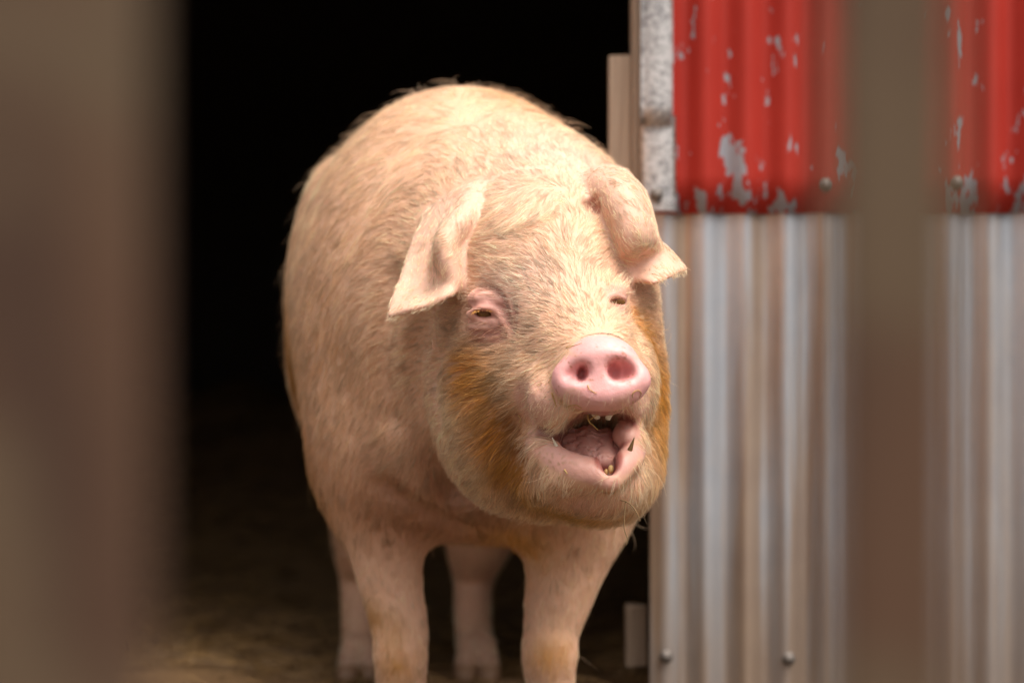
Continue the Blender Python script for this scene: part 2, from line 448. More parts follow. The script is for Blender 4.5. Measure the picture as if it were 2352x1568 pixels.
def sampleF(Q):
    Q = np.atleast_2d(Q); ix = []
    for g, q in zip((GX, GY, GZ), Q.T):
        i = np.clip(np.searchsorted(g, q) - 1, 0, len(g) - 2); ix.append((i, np.clip((q - g[i]) / (g[i + 1] - g[i]), 0, 1)))
    r = 0
    for a in (0, 1):
        for b in (0, 1):
            for c in (0, 1):
                w = (ix[0][1] if a else 1 - ix[0][1]) * (ix[1][1] if b else 1 - ix[1][1]) * (ix[2][1] if c else 1 - ix[2][1])
                r = r + w * F[ix[0][0] + a, ix[1][0] + b, ix[2][0] + c]
    return r
def depth_at(px, py, d0=3.26, d1=4.4):
    D = np.arange(d0, d1, .001); f = sampleF(np.stack([P(px, py, d) for d in D]))
    k = np.argmax(f < 0); return D[k] if f[k] < 0 else d1
def on(px, py, off=0.0):
    d = depth_at(px, py) + off; return P(px, py, d)
def E(px, py, D, rx, rz, ry, R=None): return Ell(P(px, py, D), (S(rx, D), ry, S(rz, D)), R)

# trunk
add(E(1062, 718, 4.18, 396, 516, .46), .05)
add(E(1020, 700, 4.60, 355, 455, .42), .12)
add(E(985, 680, 4.86, 300, 400, .36), .12)
add(E(1055, 940, 4.20, 262, 250, .36), .08)
add(E(1025, 850, 4.45, 348, 325, .36), .06)
# neck and chest
add(E(1175, 690, 3.95, 300, 345, .26), .14)
add(E(1215, 520, 3.86, 190, 150, .16), .14)
add(E(1090, 995, 3.98, 290, 205, .20), .10)
add(E(1180, 1140, 3.96, 112, 88, .10), .06)
# hams and hind legs
for x0, x1, x2, x3 in ((872, 845, 828, 828), (1180, 1110, 1088, 1094)):
    add(E(x0, 900, 4.90, 140, 300, .26), .08)
    add(Tube([P(x0, 1000, 4.88), P(x1, 1200, 4.86), P(x2, 1330, 4.92), P(x2, 1460, 4.84), P(x3, 1535, 4.78)],
             [.105, .078, .043, .037, .034]), .06)
# fore legs
add(E(875, 1030, 4.02, 135, 190, .16), .09)
add(Tube([P(870, 1080, 4.02), P(880, 1220, 3.98), P(898, 1340, 3.97), P(917, 1440, 3.96), P(920, 1500, 3.95), P(922, 1570, 3.955), P(922, 1655, 3.95)],
         [.10, .066, .053, .047, .0450, .041, .040]), .05)
add(E(1330, 1080, 4.00, 120, 190, .15), .09)
add(Tube([P(1345, 1080, 4.02), P(1322, 1215, 3.98), P(1290, 1340, 3.97), P(1268, 1440, 3.96), P(1262, 1500, 3.95), P(1264, 1570, 3.955), P(1266, 1655, 3.95)],
         [.10, .076, .060, .047, .0460, .041, .040]), .05)
# toes
TOES = []
for cx, D, yb in ((922, 3.95, 1690), (1266, 3.95, 1690), (826, 4.77, 1543), (1096, 4.77, 1543)):
    for s_ in (-1, 1):
        q0, q1 = P(cx + s_ * 14, yb - 62, D), P(cx + s_ * 27, yb - 12, D - .045); add(Tube([q0, q1], [.026, .0205]), .006); TOES.append((q0, q1))
# tail
add(Tube([P(985, 560, 5.16), P(990, 600, 5.24), P(960, 680, 5.27), P(1000, 740, 5.25)], [.03, .02, .015, .01]), .02)

# skull, face and jowls
add(E(1243, 655, 3.74, 232, 235, .17), .09)
add(Ell(P(1262, 640, 3.66), (.128, .15, .135)), .09)
add(Tube([P(1258, 660, 3.62), P(1300, 745, 3.545), P(1345, 815, 3.47), P(1375, 862, 3.425)], [.118, .098, .073, .062]), .05)
add(E(1146, 905, 3.68, 138, 222, .16), .08)                       # cheek on the left
add(E(1268, 1000, 3.68, 206, 196, .15), .08)
add(E(858, 850, 4.00, 112, 185, .12), .08)
add(E(775, 640, 4.28, 76, 250, .14), .08)
add(E(1415, 905, 3.70, 112, 270, .16), .06)                       # cheek on the right
add(E(1390, 1085, 3.62, 112, 108, .12), .05)
add(E(1212, 885, 3.57, 80, 95, .07), .05)                         # side of the muzzle
add(E(1455, 880, 3.53, 52, 110, .08), .03)
# lower jaw
jaw = add(E(1335, 1085, 3.535, 140, 92, .10), .035)
add(E(1392, 1112, 3.485, 82, 66, .065), .03)
add(E(1240, 1024, 3.510, 50, 42, .05), .025)                       # corner of the mouth
# upper lip
add(E(1232, 868, 3.515, 66, 74, .06), .04)
lipL = add(E(1268, 918, 3.468, 80, 62, .070, rot_to((.34, 0, 1))), .038)
lipR = add(E(1446, 925, 3.455, 34, 46, .05), .02)
add(E(1300, 946, 3.440, 48, 42, .04, rot_to((.3, 0, 1))), .024)
# open mouth
mouthN = np.array([.04, -1, .12])
mouth = Ell(P(1374, 1006, 3.47), (S(93, 3.47), .125, S(55, 3.47)), rot_to((-.16, .25, 1)))
cut(mouth, .012)
mouth2 = Ell(P(1398, 1058, 3.43), (S(40, 3.45), .06, S(34, 3.45)))
cut(mouth2, .012)
# lower lip pads, notched in the middle
lp1 = add(Tube([P(1222, 1018, 3.475), P(1268, 1050, 3.445), P(1320, 1072, 3.42), P(1366, 1090, 3.408), P(1390, 1098, 3.402)], [.016, .0200, .0205, .0175, .010]), .030)
lp2 = add(Tube([P(1462, 1022, 3.475), P(1452, 1045, 3.445), P(1432, 1068, 3.415), P(1414, 1094, 3.402)], [.013, .0175, .0180, .011]), .028)
lp4 = add(Ell(P(1318, 1092, 3.452), (S(72, 3.45), .040, S(30, 3.45)), rot_to((-.28, 0, 1))), .025)
lp3 = add(Tube([P(1380, 1090, 3.405), P(1400, 1108, 3.398), P(1424, 1092, 3.405)], [.010, .011, .010]), .010)
cut(mouth, .006); cut(Ell(P(1399, 1064, 3.41), (S(17, 3.4), .035, S(30, 3.4))), .008)
inch = add(E(1438, 1000, 3.474, 33, 30, .045), .022)             # flesh inside the cheek
inch2 = add(E(1252, 1005, 3.50, 44, 26, .04), .014)
cq = cr(np.array([(1186., 958.), (1200, 974), (1232, 988), (1264, 996), (1296, 1000)]), np.linspace(0, 4, 22))
crease = Tube(np.array([on(a_, b_, .001) for a_, b_ in cq]), np.linspace(.0045, .0075, 22), 1); cut(crease, .005)
topline = Tube(np.array([on(a_, b_) for a_, b_ in cr(np.array([(1338., 779.), (1362, 771), (1385, 768.5), (1410, 771), (1430, 780)]), np.linspace(0, 4, 16))]), .0012, 1)
# palate with gum above the incisors
gum = add(E(1385, 935, 3.425, 44, 20, .045), .010)
# snout disc
SR = rot_to((.05, .16, 1), (1, -.10, .08))
sn1 = Ell(P(1381, 870, 3.375), (S(115, 3.375), .034, S(66, 3.375)), SR)
sn2 = Ell(P(1386, 826, 3.380), (S(76, 3.38), .032, S(54, 3.38)), SR)
sn3 = Ell(P(1375, 893, 3.372), (S(88, 3.37), .030, S(46, 3.37)), SR)
for q in (sn1, sn2, sn3): add(q, .016)
cut(Ell(P(1384, 858, 3.300), (S(125, 3.33), .046, S(84, 3.33)), rot_to((0, .10, 1))), .014)         # flat, slightly dished face
nosL = Ell(P(1318, 851, 3.346), (S(29, 3.35), .021, S(17, 3.35)), rot_to((-.30, .2, 1)))
nosR = Ell(P(1430, 848, 3.346), (S(30, 3.35), .026, S(20, 3.35)), rot_to((.22, .2, 1)))
nosLh = Ell(P(1337, 858, 3.362), (.0066, .028, .0100), rot_to((.25, 0, 1))); nosRh = Ell(P(1414, 853, 3.362), (.0085, .020, .0105), rot_to((-.2, 0, 1)))
cut(nosL, .016); cut(nosR, .016); cut(nosLh, .013); cut(nosRh, .014)
cut(Tube([P(1340, 776, 3.352), P(1385, 768, 3.350), P(1430, 778, 3.352)], .0022), .004)

# eyes: sockets, lids, bags, wrinkles
eye_spec = []
def px_off(c, pts, off):
    return [c + np.array([S(dx, c[1]), o + off, -S(dy, c[1])]) for dx, dy, o in pts]
dL = depth_at(1115, 718); dR = depth_at(1415, 690)
cL = P(1117, 718, dL); cR = P(1416, 691, dR)
WR = []
add(Ell(P(1116, 690, dL + .010), (S(46, dL), .019, S(27, dL)), rot_to((.12, 0, 1))), .010)
add(Ell(P(1120, 752, dL + .012), (S(46, dL), .015, S(22, dL))), .014)
cut(Ell(cL + np.array([0, -.004, 0]), (S(31, dL), .017, S(9.5, dL)), rot_to((-.14, 0, 1))), .004)
add(Tube(px_off(cL, [(-42, 2, .006), (-24, -10, -.001), (2, -14, -.006), (26, -5, -.004), (40, 14, .002), (44, 36, .010)], -.005), [.0035, .0058, .0068, .0058, .0046, .003]), .010)
add(Tube(px_off(cL, [(-36, 8, .008), (-12, 18, -.001), (12, 20, -.003), (36, 18, .003)], -.004), [.0028, .0036, .0040, .0034]), .008)
for w in ([(-40, -26, .004), (-30, -46, .004), (-4, -58, .004), (26, -50, .002), (42, -20, .004), (50, 16, .004)],
          [(-36, -14, 0), (-8, -25, -.006), (24, -19, -.004), (48, 6, .002), (56, 30, 0)],
          [(-34, 44, .004), (0, 50, -.002), (36, 40, .004)], [(-30, 66, 0), (4, 72, 0), (40, 56, 0)], [(60, -30, 0), (66, 0, 0), (62, 40, 0)]):
    q = np.array([on(1117 + a, 718 + b) for a, b, _ in w]); wt = Tube(q, .0038); WR.append(wt); cut(wt, .007)
add(Ell(P(1418, 664, dR + .012), (S(30, dR), .014, S(22, dR))), .022)
cut(Ell(cR + np.array([0, -.003, 0]), (S(19, dR), .015, S(8, dR)), rot_to((-.2, 0, 1))), .004)
add(Tube(px_off(cR, [(-22, 2, .004), (-8, -11, 0), (10, -10, .004), (22, 4, .014)], -.004), [.003, .0040, .0040, .003]), .005)
add(Tube(px_off(cR, [(-20, 6, .004), (-2, 16, 0), (16, 14, .008)], -.004), [.003, .0046, .003]), .006)
for w in ([(1386, 672), (1398, 648), (1425, 640)], [(1385, 700), (1392, 722), (1408, 734)], [(1376, 690), (1372, 720), (1384, 748)]):
    cut(Tube(np.array([on(a, b) for a, b in w]), .0026), .006)
# folds on the face and neck
for w, r in (([(1188, 905), (1196, 950), (1188, 1010), (1196, 1060)], .006), ([(1030, 780), (1000, 850), (1010, 960)], .006),
             ([(1000, 1100), (1090, 1150), (1190, 1190)], .010), ([(970, 740), (948, 880), (968, 1010), (1040, 1125)], .014), ([(905, 640), (880, 800), (895, 960)], .010), ([(880, 1120), (960, 1170), (1060, 1215)], .010)):
    cut(Tube(np.array([on(a, b) for a, b in w]), r), .035)

# ears
earL = Sheet([[P(990, 500, 3.70), P(1020, 470, 3.685), P(1055, 450, 3.675), P(1090, 438, 3.665), P(1116, 452, 3.69)],
              [P(962, 548, 3.665), P(992, 535, 3.650), P(1022, 520, 3.640), P(1062, 500, 3.590), P(1102, 490, 3.635)],
              [P(942, 605, 3.638), P(970, 600, 3.632), P(1000, 590, 3.622), P(1018, 562, 3.560), P(1076, 545, 3.600)],
              [P(922, 655, 3.610), P(955, 650, 3.612), P(995, 640, 3.603), P(1024, 608, 3.545), P(1068, 595, 3.585)],
              [P(906, 692, 3.578), P(945, 684, 3.575), P(990, 674, 3.568), P(1036, 650, 3.540), P(1063, 645, 3.572)],
              [P(897, 726, 3.545), P(940, 712, 3.528), P(988, 698, 3.523), P(1032, 676, 3.525), P(1054, 662, 3.560)]], .0105, .0050)
add(earL, .016)
earLrim = add(Tube([P(1096, 446, 3.675), P(1066, 496, 3.598), P(1026, 550, 3.560), P(1024, 590, 3.545), P(1042, 642, 3.545)], [.015, .017, .0170, .012, .006]), .012)
earR = Sheet([[P(1318, 446, 3.69), P(1350, 408, 3.66), P(1392, 392, 3.67), P(1432, 402, 3.75)],
              [P(1366, 484, 3.625), P(1392, 440, 3.565), P(1440, 422, 3.58), P(1474, 450, 3.70)],
              [P(1396, 545, 3.590), P(1428, 505, 3.520), P(1474, 486, 3.54), P(1494, 510, 3.66)],
              [P(1408, 600, 3.580), P(1446, 564, 3.515), P(1496, 543, 3.54), P(1508, 556, 3.63)],
              [P(1432, 630, 3.570), P(1466, 600, 3.565), P(1512, 574, 3.58), P(1528, 570, 3.63)],
              [P(1500, 648, 3.535), P(1530, 636, 3.550), P(1556, 622, 3.58), P(1573, 618, 3.60)]], .0105, .0046)
add(earR, .012)
hol = Ell(P(1360, 474, depth_at(1360, 474) + .004), (.013, .017, .011), rot_to((.6, 0, 1))); cut(hol, .012)

# ------------- surface nets
def surface_nets():
    ins = F < 0
    n = np.zeros(tuple(s - 1 for s in F.shape), np.int8)
    for a in (0, 1):
        for b in (0, 1):
            for c in (0, 1):
                n += ins[a:a + n.shape[0], b:b + n.shape[1], c:c + n.shape[2]]
    I, J, K = np.nonzero((n > 0) & (n < 8))
    vid = np.full(n.shape, -1, np.int32); vid[I, J, K] = np.arange(len(I))
    cor = {(a, b, c): F[I + a, J + b, K + c] for a in (0, 1) for b in (0, 1) for c in (0, 1)}
    acc = np.zeros((len(I), 3)); cnt = np.zeros(len(I))
    for ax in range(3):
        for u in (0, 1):
            for v in (0, 1):
                p0 = [u, v]; p0.insert(ax, 0); p1 = list(p0); p1[ax] = 1
                f0, f1 = cor[tuple(p0)], cor[tuple(p1)]; m = (f0 < 0) != (f1 < 0)
                t = np.where(m, f0 / np.where(m, f0 - f1, 1), 0)
                q = np.array(p0, float)[None] + np.zeros((len(I), 1)); q[:, ax] = t
                acc[m] += q[m]; cnt += m
    u = acc / cnt[:, None]
    V = np.stack([g[ii] + w * (g[ii + 1] - g[ii]) for g, ii, w in zip((GX, GY, GZ), (I, J, K), u.T)], 1)
    Q = []
    for ax in range(3):
        s0 = [slice(1, -1)] * 3; s1 = [slice(1, -1)] * 3; s0[ax] = slice(0, -1); s1[ax] = slice(1, None)
        a, b = ins[tuple(s0)], ins[tuple(s1)]
        for flip in (0, 1):
            m = (a & ~b) if not flip else (~a & b)
            i, j, k = np.nonzero(m); idx = [i, j, k]
            for d in range(3):
                if d != ax: idx[d] = idx[d] + 1
            o1, o2 = [(1, 2), (2, 0), (0, 1)][ax]
            def at(d1, d2):
                q = [x.copy() for x in idx]; q[o1] -= d1; q[o2] -= d2; return vid[q[0], q[1], q[2]]
            quad = np.stack([at(1, 1), at(0, 1), at(0, 0), at(1, 0)], 1)
            Q.append(quad[:, ::-1] if flip else quad)
    Q = np.concatenate(Q); return V, Q[(Q >= 0).all(1)]
V, Q = surface_nets()
def relax(V, Q, it, lam):
    e = np.concatenate([Q[:, [0, 1]], Q[:, [1, 2]], Q[:, [2, 3]], Q[:, [3, 0]]]); e = np.concatenate([e, e[:, ::-1]])
    cnt = np.bincount(e[:, 0], minlength=len(V))[:, None]
    for _ in range(it):
        a = np.stack([np.bincount(e[:, 0], V[e[:, 1], d], len(V)) for d in range(3)], 1) / np.maximum(cnt, 1)
        V = V + lam * (a - V)
    return V
V = relax(V, Q, 3, .5)
# keep the largest connected piece
lab = np.arange(len(V))
for _ in range(4000):
    m = lab[Q].min(1); new = lab.copy()
    for c in range(4): np.minimum.at(new, Q[:, c], m)
    new = new[new]
    if (new == lab).all(): break
    lab = new
keep = lab == np.bincount(lab).argmax()
idm = np.cumsum(keep) - 1; Q = idm[Q[keep[Q[:, 0]]]]; V = V[keep]
def vnormals(V, Q):
    fn = np.cross(V[Q[:, 2]] - V[Q[:, 0]], V[Q[:, 3]] - V[Q[:, 1]])
    N = np.zeros_like(V)
    for c in range(4):
        for d in range(3): N[:, d] += np.bincount(Q[:, c], fn[:, d], len(V))
    return N / (np.linalg.norm(N, axis=1, keepdims=True) + 1e-12)
N = vnormals(V, Q)
def pf(p, k=V): return p.f(k[:, 0], k[:, 1], k[:, 2])
def sstep(a, b, x): t = np.clip((x - a) / (b - a), 0, 1); return t * t * (3 - 2 * t)

# ------------- regions and coat colours with some shade painted in
def masks(V):
    V = np.asarray(V); m = {}
    sn = np.minimum(np.minimum(pf(sn1, V), pf(sn2, V)), pf(sn3, V))
    m['snout'] = sstep(.006, .0015, sn) * sstep(3.405, 3.385, V[:, 1])
    m['nostril'] = np.maximum(np.maximum(sstep(.005, .0, pf(nosL, V)), sstep(.005, .0, pf(nosR, V))), np.maximum(sstep(.004, .0, pf(nosLh, V)), sstep(.004, .0, pf(nosRh, V))))
    lip = np.minimum(np.minimum(pf(lp1, V), pf(lp2, V)), np.minimum(pf(lp3, V), np.minimum(pf(inch, V), pf(inch2, V))))
    LX = np.concatenate([lp1.p[:, [0, 2]], lp2.p[:, [0, 2]]]); LX = LX[np.argsort(LX[:, 0])]
    fade = sstep(-.021, -.007, V[:, 2] - np.interp(V[:, 0], LX[:, 0], LX[:, 1])) * (.45 + .55 * sstep(P(1225, 0, 3.47)[0], P(1275, 0, 3.47)[0], V[:, 0]))
    m['lip'] = sstep(.006, .0005, lip) * np.maximum(fade, sstep(.006, .0005, np.minimum(pf(inch, V), pf(inch2, V)))); m['inch'] = sstep(.005, .001, pf(inch, V))
    mo = np.minimum(pf(mouth, V), pf(mouth2, V)); m['mouth'] = sstep(.003, -.003, mo) * (1 - m['inch'])
    m['ulip'] = np.maximum(sstep(.010, .002, pf(lipL, V)), sstep(.010, .002, pf(lipR, V)))
    m['crease'] = np.maximum(sstep(.004, .0, pf(crease, V)), sstep(.0028, .0006, pf(topline, V))); m['gum'] = sstep(.006, .002, pf(gum, V))
    m['eye'] = np.maximum(np.exp(-(np.linalg.norm((V - cL) / np.array([1.15, 1.3, 1]), axis=1) / .036) ** 4), np.exp(-(np.linalg.norm(V - cR, axis=1) / .022) ** 4))
    el = np.full(len(V), 9.); near = np.zeros(len(V), bool)
    m['earL'] = near_sheet(earL, V); m['earR'] = near_sheet(earR, V)
    m['ear'] = np.maximum(m['earL'], m['earR'])
    hc = P(1265, 790, 3.66); m['head'] = sstep(.36, .24, np.linalg.norm((V - hc) / np.array([1.0, 1.15, 1.25]), axis=1))
    m['leg'] = sstep(.42, .30, V[:, 2])
    return m
def near_sheet(sh, V):
    lo, hi = sh.box(.012); k = ((V > lo) & (V < hi)).all(1); out = np.zeros(len(V))
    for i in np.nonzero(k)[0]:
        co, j, d = sh.kd.find(V[i]); out[i] = 1 if d < sh.rd[j] + .006 else max(0, 1 - (d - sh.rd[j] - .006) / .01)
    return out
SKIN = np.array([.74, .44, .28]); HAIR = np.array([.97, .725, .505])
PATCH = [  # px, py, D, radius m, skin colour, hair colour, strength
    (1122, 882, 3.53, .056, (0.462, 0.226, 0.062), (0.649, 0.301, 0.045), 1.20),
    (1088, 842, 3.55, .036, (0.495, 0.248, 0.070), (0.675, 0.319, 0.060), 1.08),
    (1158, 980, 3.53, .050, (0.440, 0.194, 0.053), (0.597, 0.256, 0.036), 1.20),
    (1184, 1075, 3.53, .048, (0.440, 0.205, 0.062), (0.597, 0.269, 0.040), 1.20),
    (1262, 1150, 3.54, .052, (0.462, 0.259, 0.088), (0.649, 0.358, 0.080), 1.08),
    (1340, 1170, 3.55, .070, (0.506, 0.292, 0.106), (0.714, 0.424, 0.119), 0.84),
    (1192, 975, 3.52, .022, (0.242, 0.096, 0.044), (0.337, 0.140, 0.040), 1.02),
    (1190, 1040, 3.51, .025, (0.396, 0.162, 0.053), (0.519, 0.218, 0.040), 0.84),
    (1470, 790, 3.56, .050, (0.572, 0.301, 0.079), (0.805, 0.411, 0.069), 1.14),
    (1500, 900, 3.60, .060, (0.605, 0.322, 0.097), (0.857, 0.462, 0.100), 1.08),
    (1500, 1010, 3.60, .060, (0.605, 0.344, 0.114), (0.805, 0.462, 0.119), 0.84),
    (1440, 730, 3.53, .020, (0.605, 0.279, 0.070), (0.805, 0.385, 0.060), 1.08),
    (1405, 672, 3.54, .030, (.66, .30, .22), (.80, .46, .34), 1.0),
    (1172, 738, 3.52, .034, (.66, .22, .14), (.76, .34, .22), 1.25),
    (1350, 1135, 3.46, .045, (.58, .30, .215), (.72, .45, .30), 1.0),
    (1225, 1040, 3.48, .030, (.56, .28, .18), (.62, .38, .22), .8),
    (1200, 715, 3.52, .022, (0.620, 0.290, 0.190), (0.680, 0.360, 0.230), 0.70),
    (1120, 690, 3.53, .030, (0.660, 0.330, 0.280), (0.720, 0.420, 0.340), 0.80),
    (1122, 748, 3.54, .022, (0.640, 0.320, 0.270), (0.700, 0.420, 0.340), 0.80),
    (1380, 715, 3.54, .030, (0.620, 0.280, 0.170), (0.700, 0.380, 0.250), 0.80),
    (1410, 665, 3.55, .025, (0.600, 0.300, 0.240), (0.660, 0.400, 0.320), 0.80),
    (1190, 850, 3.50, .050, (0.660, 0.420, 0.280), (0.800, 0.620, 0.420), 0.50),
    (1060, 760, 3.60, .045, (0.500, 0.310, 0.220), (0.550, 0.380, 0.250), 0.60),
    (1130, 280, 4.05, .075, (0.660, 0.400, 0.200), (0.760, 0.430, 0.170), 0.75),
    (1200, 310, 3.95, .050, (0.660, 0.400, 0.200), (0.760, 0.430, 0.170), 0.50),
    (900, 400, 4.0, .13, (0.660, 0.420, 0.270), (0.90, 0.63, 0.42), 0.50),
    (860, 560, 3.95, .14, (0.640, 0.380, 0.230), (0.86, 0.58, 0.36), 0.60),
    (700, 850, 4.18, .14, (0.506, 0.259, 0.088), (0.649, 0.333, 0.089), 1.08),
    (690, 960, 4.2, .12, (0.374, 0.172, 0.053), (0.493, 0.230, 0.049), 1.08),  # lower left flank: brown stain and its shade painted together
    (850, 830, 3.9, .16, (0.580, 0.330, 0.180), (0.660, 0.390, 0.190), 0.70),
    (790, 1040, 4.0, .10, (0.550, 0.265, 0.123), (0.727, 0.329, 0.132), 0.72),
    (930, 1130, 3.9, .09, (0.495, 0.215, 0.114), (0.675, 0.306, 0.142), 0.84),
    (1050, 1170, 3.88, .09, (0.480, 0.240, 0.160), (0.520, 0.280, 0.160), 0.70),
    (1300, 430, 3.75, .13, (.74, .48, .37), (.95, .79, .65), 1.0),
    (1200, 540, 3.66, .10, (.72, .46, .35), (.95, .78, .64), 1.0),
    (1235, 680, 3.52, .07, (.70, .44, .33), (.95, .80, .67), 1.0),
    (1120, 420, 3.85, .10, (.72, .46, .34), (.96, .78, .62), .7),
    (1000, 250, 4.2, .12, (.72, .46, .34), (.96, .78, .62), .6),
    (1050, 960, 3.58, .050, (.62, .38, .22), (.92, .72, .48), .9),
    (1095, 1085, 3.58, .045, (.60, .36, .20), (.90, .68, .42), .8),
    (690, 930, 4.15, .12, (.40, .20, .06), (.46, .24, .07), 1.1),  # same flank, darkened further for its shaded side
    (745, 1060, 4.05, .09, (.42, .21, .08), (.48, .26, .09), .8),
    (735, 1060, 4.85, .16, (.20, .10, .04), (.24, .12, .04), 1.2),  # ham behind the shoulder: its shade painted as dark brown
    (1000, 1120, 3.86, .12, (0.396, 0.196, 0.105), (0.519, 0.290, 0.149), 0.90),  # chest below the jowl: dirt brown, with under-head shade painted in
    (1120, 1210, 3.86, .11, (0.396, 0.196, 0.110), (0.519, 0.290, 0.149), 0.85),  # brisket: same dirt and painted shade carried lower
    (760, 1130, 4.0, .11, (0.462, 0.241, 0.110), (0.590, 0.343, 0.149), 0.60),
    (1180, 1250, 3.9, .06, (0.682, 0.376, 0.106), (0.857, 0.487, 0.129), 0.96),
    (845, 1420, 3.93, .035, (0.462, 0.226, 0.062), (0.597, 0.308, 0.069), 1.00),
    (900, 1450, 3.90, .030, (0.440, 0.216, 0.062), (0.571, 0.283, 0.069), 1.00),
    (905, 1540, 3.90, .04, (0.550, 0.268, 0.079), (0.701, 0.358, 0.089), 1.00),
    (1265, 1500, 3.90, .04, (0.605, 0.311, 0.097), (0.805, 0.435, 0.119), 1.00),
]
def coat(V, M):
    n1 = fbm(V * 16, 1); n2 = fbm(V * 55, 2); n3 = fbm(V * 7, 4)
    sk = SKIN * (1 + .16 * (n1 - .5)[:, None]); ha = HAIR * (1 + .18 * (n1 - .5)[:, None])
    # warm drift over the trunk
    w = sstep(.45, .70, n3)[:, None] * (1 - M['head'])[:, None] * .35
    ha = ha * (1 - w) + np.array([.82, .54, .31]) * w
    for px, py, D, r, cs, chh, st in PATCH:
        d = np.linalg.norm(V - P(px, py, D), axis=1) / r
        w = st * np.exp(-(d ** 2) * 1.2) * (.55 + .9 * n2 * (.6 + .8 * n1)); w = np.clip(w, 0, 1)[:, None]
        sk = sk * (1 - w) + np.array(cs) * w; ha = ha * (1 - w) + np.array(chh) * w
    def put(mask, col, s=1.0):
        nonlocal sk
        m_ = np.clip(mask * s, 0, 1)[:, None]; sk = sk * (1 - m_) + np.array(col) * m_
    put(M['ear'], (.70, .43, .33), .6); put(sstep(.010, .002, pf(hol, V)), (.50, .23, .16), .8); put(M['eye'], (.66, .34, .29), .65)
    put(M['ulip'], (.62, .33, .26), .7); put(M['lip'], (.66, .34, .27)); put(M['mouth'], (.36, .105, .085), .95); put(M['gum'], (.55, .28, .24), .8)
    put(M['lip'] * (1 - M['mouth']), (.68, .36, .29), .8)
    put(sstep(.0045, .0005, np.minimum.reduce([pf(w_, V) for w_ in WR])), (.34, .13, .10), .6)  # fold depth painted as darker colour along the wrinkle grooves
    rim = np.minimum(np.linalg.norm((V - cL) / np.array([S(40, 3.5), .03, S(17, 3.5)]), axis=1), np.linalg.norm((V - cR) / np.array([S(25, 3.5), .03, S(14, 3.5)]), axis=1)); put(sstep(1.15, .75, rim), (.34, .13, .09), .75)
    put(M['crease'], (.26, .095, .07), .85); put(M['snout'], (.80, .40, .385)); put(M['nostril'] * M['snout'], (.55, .18, .18), .8)  # lip crease: shade of the gap painted into the skin colour
    # specks of dirt on the snout and round the eyes
    sp = sstep(.66, .74, fbm(V * 240, 8, 2)) * (M['snout'] * .5 + M['nostril'] * .5) * sstep(.45, .6, fbm(V * 60, 12, 2)); put(np.clip(sp * 1.6, 0, 1), (.36, .12, .045), .95); put(sstep(.58, .66, fbm(V * 300, 18, 2)) * np.clip(np.exp(-(np.linalg.norm(V - P(1352, 842, 3.345), axis=1) / .010) ** 2) + np.exp(-(np.linalg.norm(V - P(1405, 838, 3.345), axis=1) / .012) ** 2), 0, 1), (.34, .10, .04), .95)
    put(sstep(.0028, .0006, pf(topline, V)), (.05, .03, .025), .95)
    ed = np.exp(-(np.linalg.norm(V - P(1190, 765, 3.52), axis=1) / .035) ** 2) + np.exp(-(np.linalg.norm(V - P(1395, 730, 3.52), axis=1) / .03) ** 2) + np.exp(-(np.linalg.norm(V - P(1235, 840, 3.5), axis=1) / .02) ** 2)
    put(sstep(.60, .72, fbm(V * 260, 9, 2)) * np.clip(ed, 0, 1), (.14, .06, .045), .9)
    # flecks on the lower lip
    put(sstep(.58, .70, fbm(V * 180, 10, 2)) * np.exp(-(np.linalg.norm(V - P(1275, 1085, 3.42), axis=1) / .03) ** 2), (.30, .17, .04), .9)
    # muddy feet
    mud = sstep(.16, .02, V[:, 2] + .06 * (n1 - .5)); put(mud, (.16, .10, .065), .7)
    return np.clip(sk, .01, .95), np.clip(ha, .01, .95)
MK = masks(V)
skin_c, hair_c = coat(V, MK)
bald = np.clip(MK['snout'] + MK['lip'] + MK['mouth'] + MK['gum'] + MK['nostril'], 0, 1)
# fine wrinkles and pores as relief
wr = (fbm(V * np.array([70, 70, 190]), 23, 2) - .5) * .0045 * MK['eye'] + (fbm(V * np.array([130, 90, 60]), 24, 2) - .5) * .003 * MK['ulip'] + (fbm(V * 90, 21, 2) - .5) * .0012 + (fbm(V * np.array([40, 40, 90]), 22, 2) - .5) * .0012 * (1 - bald) * (1 - MK['ear'])
V = V + N * wr[:, None]; N = vnormals(V, Q)

pig = empty('pig', tuple(np.round(P(1040, 0, 4.35) * np.array([1, 1, 0]), 3)))
tag(pig, 'large pale pink pig with ginger stained jowls standing open mouthed in the doorway', 'pig')
def mat_skin():
    t = NT('pig_skin'); a = t.n('ShaderNodeAttribute'); a.attribute_name = 'coat'; w = t.n('ShaderNodeAttribute'); w.attribute_name = 'wet'
    v = t.coords(); n = t.noise(v, 420, 3); n2 = t.noise(v, 60, 4); n3 = t.noise(v, 170, 4); n = t.math('ADD', n, t.math('MULTIPLY', n3, 1.4))
    c = t.mix(t.math('MULTIPLY', n2, .25), a.outputs['Color'], (.62, .30, .24))
    r = t.n('ShaderNodeMapRange'); r.inputs['To Min'].default_value = .62; r.inputs['To Max'].default_value = .40; t.l(w.outputs['Fac'], r.inputs['Value'])
    b = t.bsdf(c, r.outputs[0], bump=n, bstr=.35, bdist=.0012, Subsurface_Weight=.25, Subsurface_Scale=.008, Subsurface_Radius=(1, .4, .25))
    return t.m
M_skin = mat_skin()
me = bpy.data.meshes.new('body')
me.vertices.add(len(V)); me.vertices.foreach_set('co', V.astype(np.float32).ravel())
me.loops.add(len(Q) * 4); me.loops.foreach_set('vertex_index', Q.astype(np.int32).ravel())
me.polygons.add(len(Q)); me.polygons.foreach_set('loop_start', np.arange(0, len(Q) * 4, 4, dtype=np.int32))
me.update(calc_edges=True); me.validate(); me.shade_smooth(); me.materials.append(M_skin)
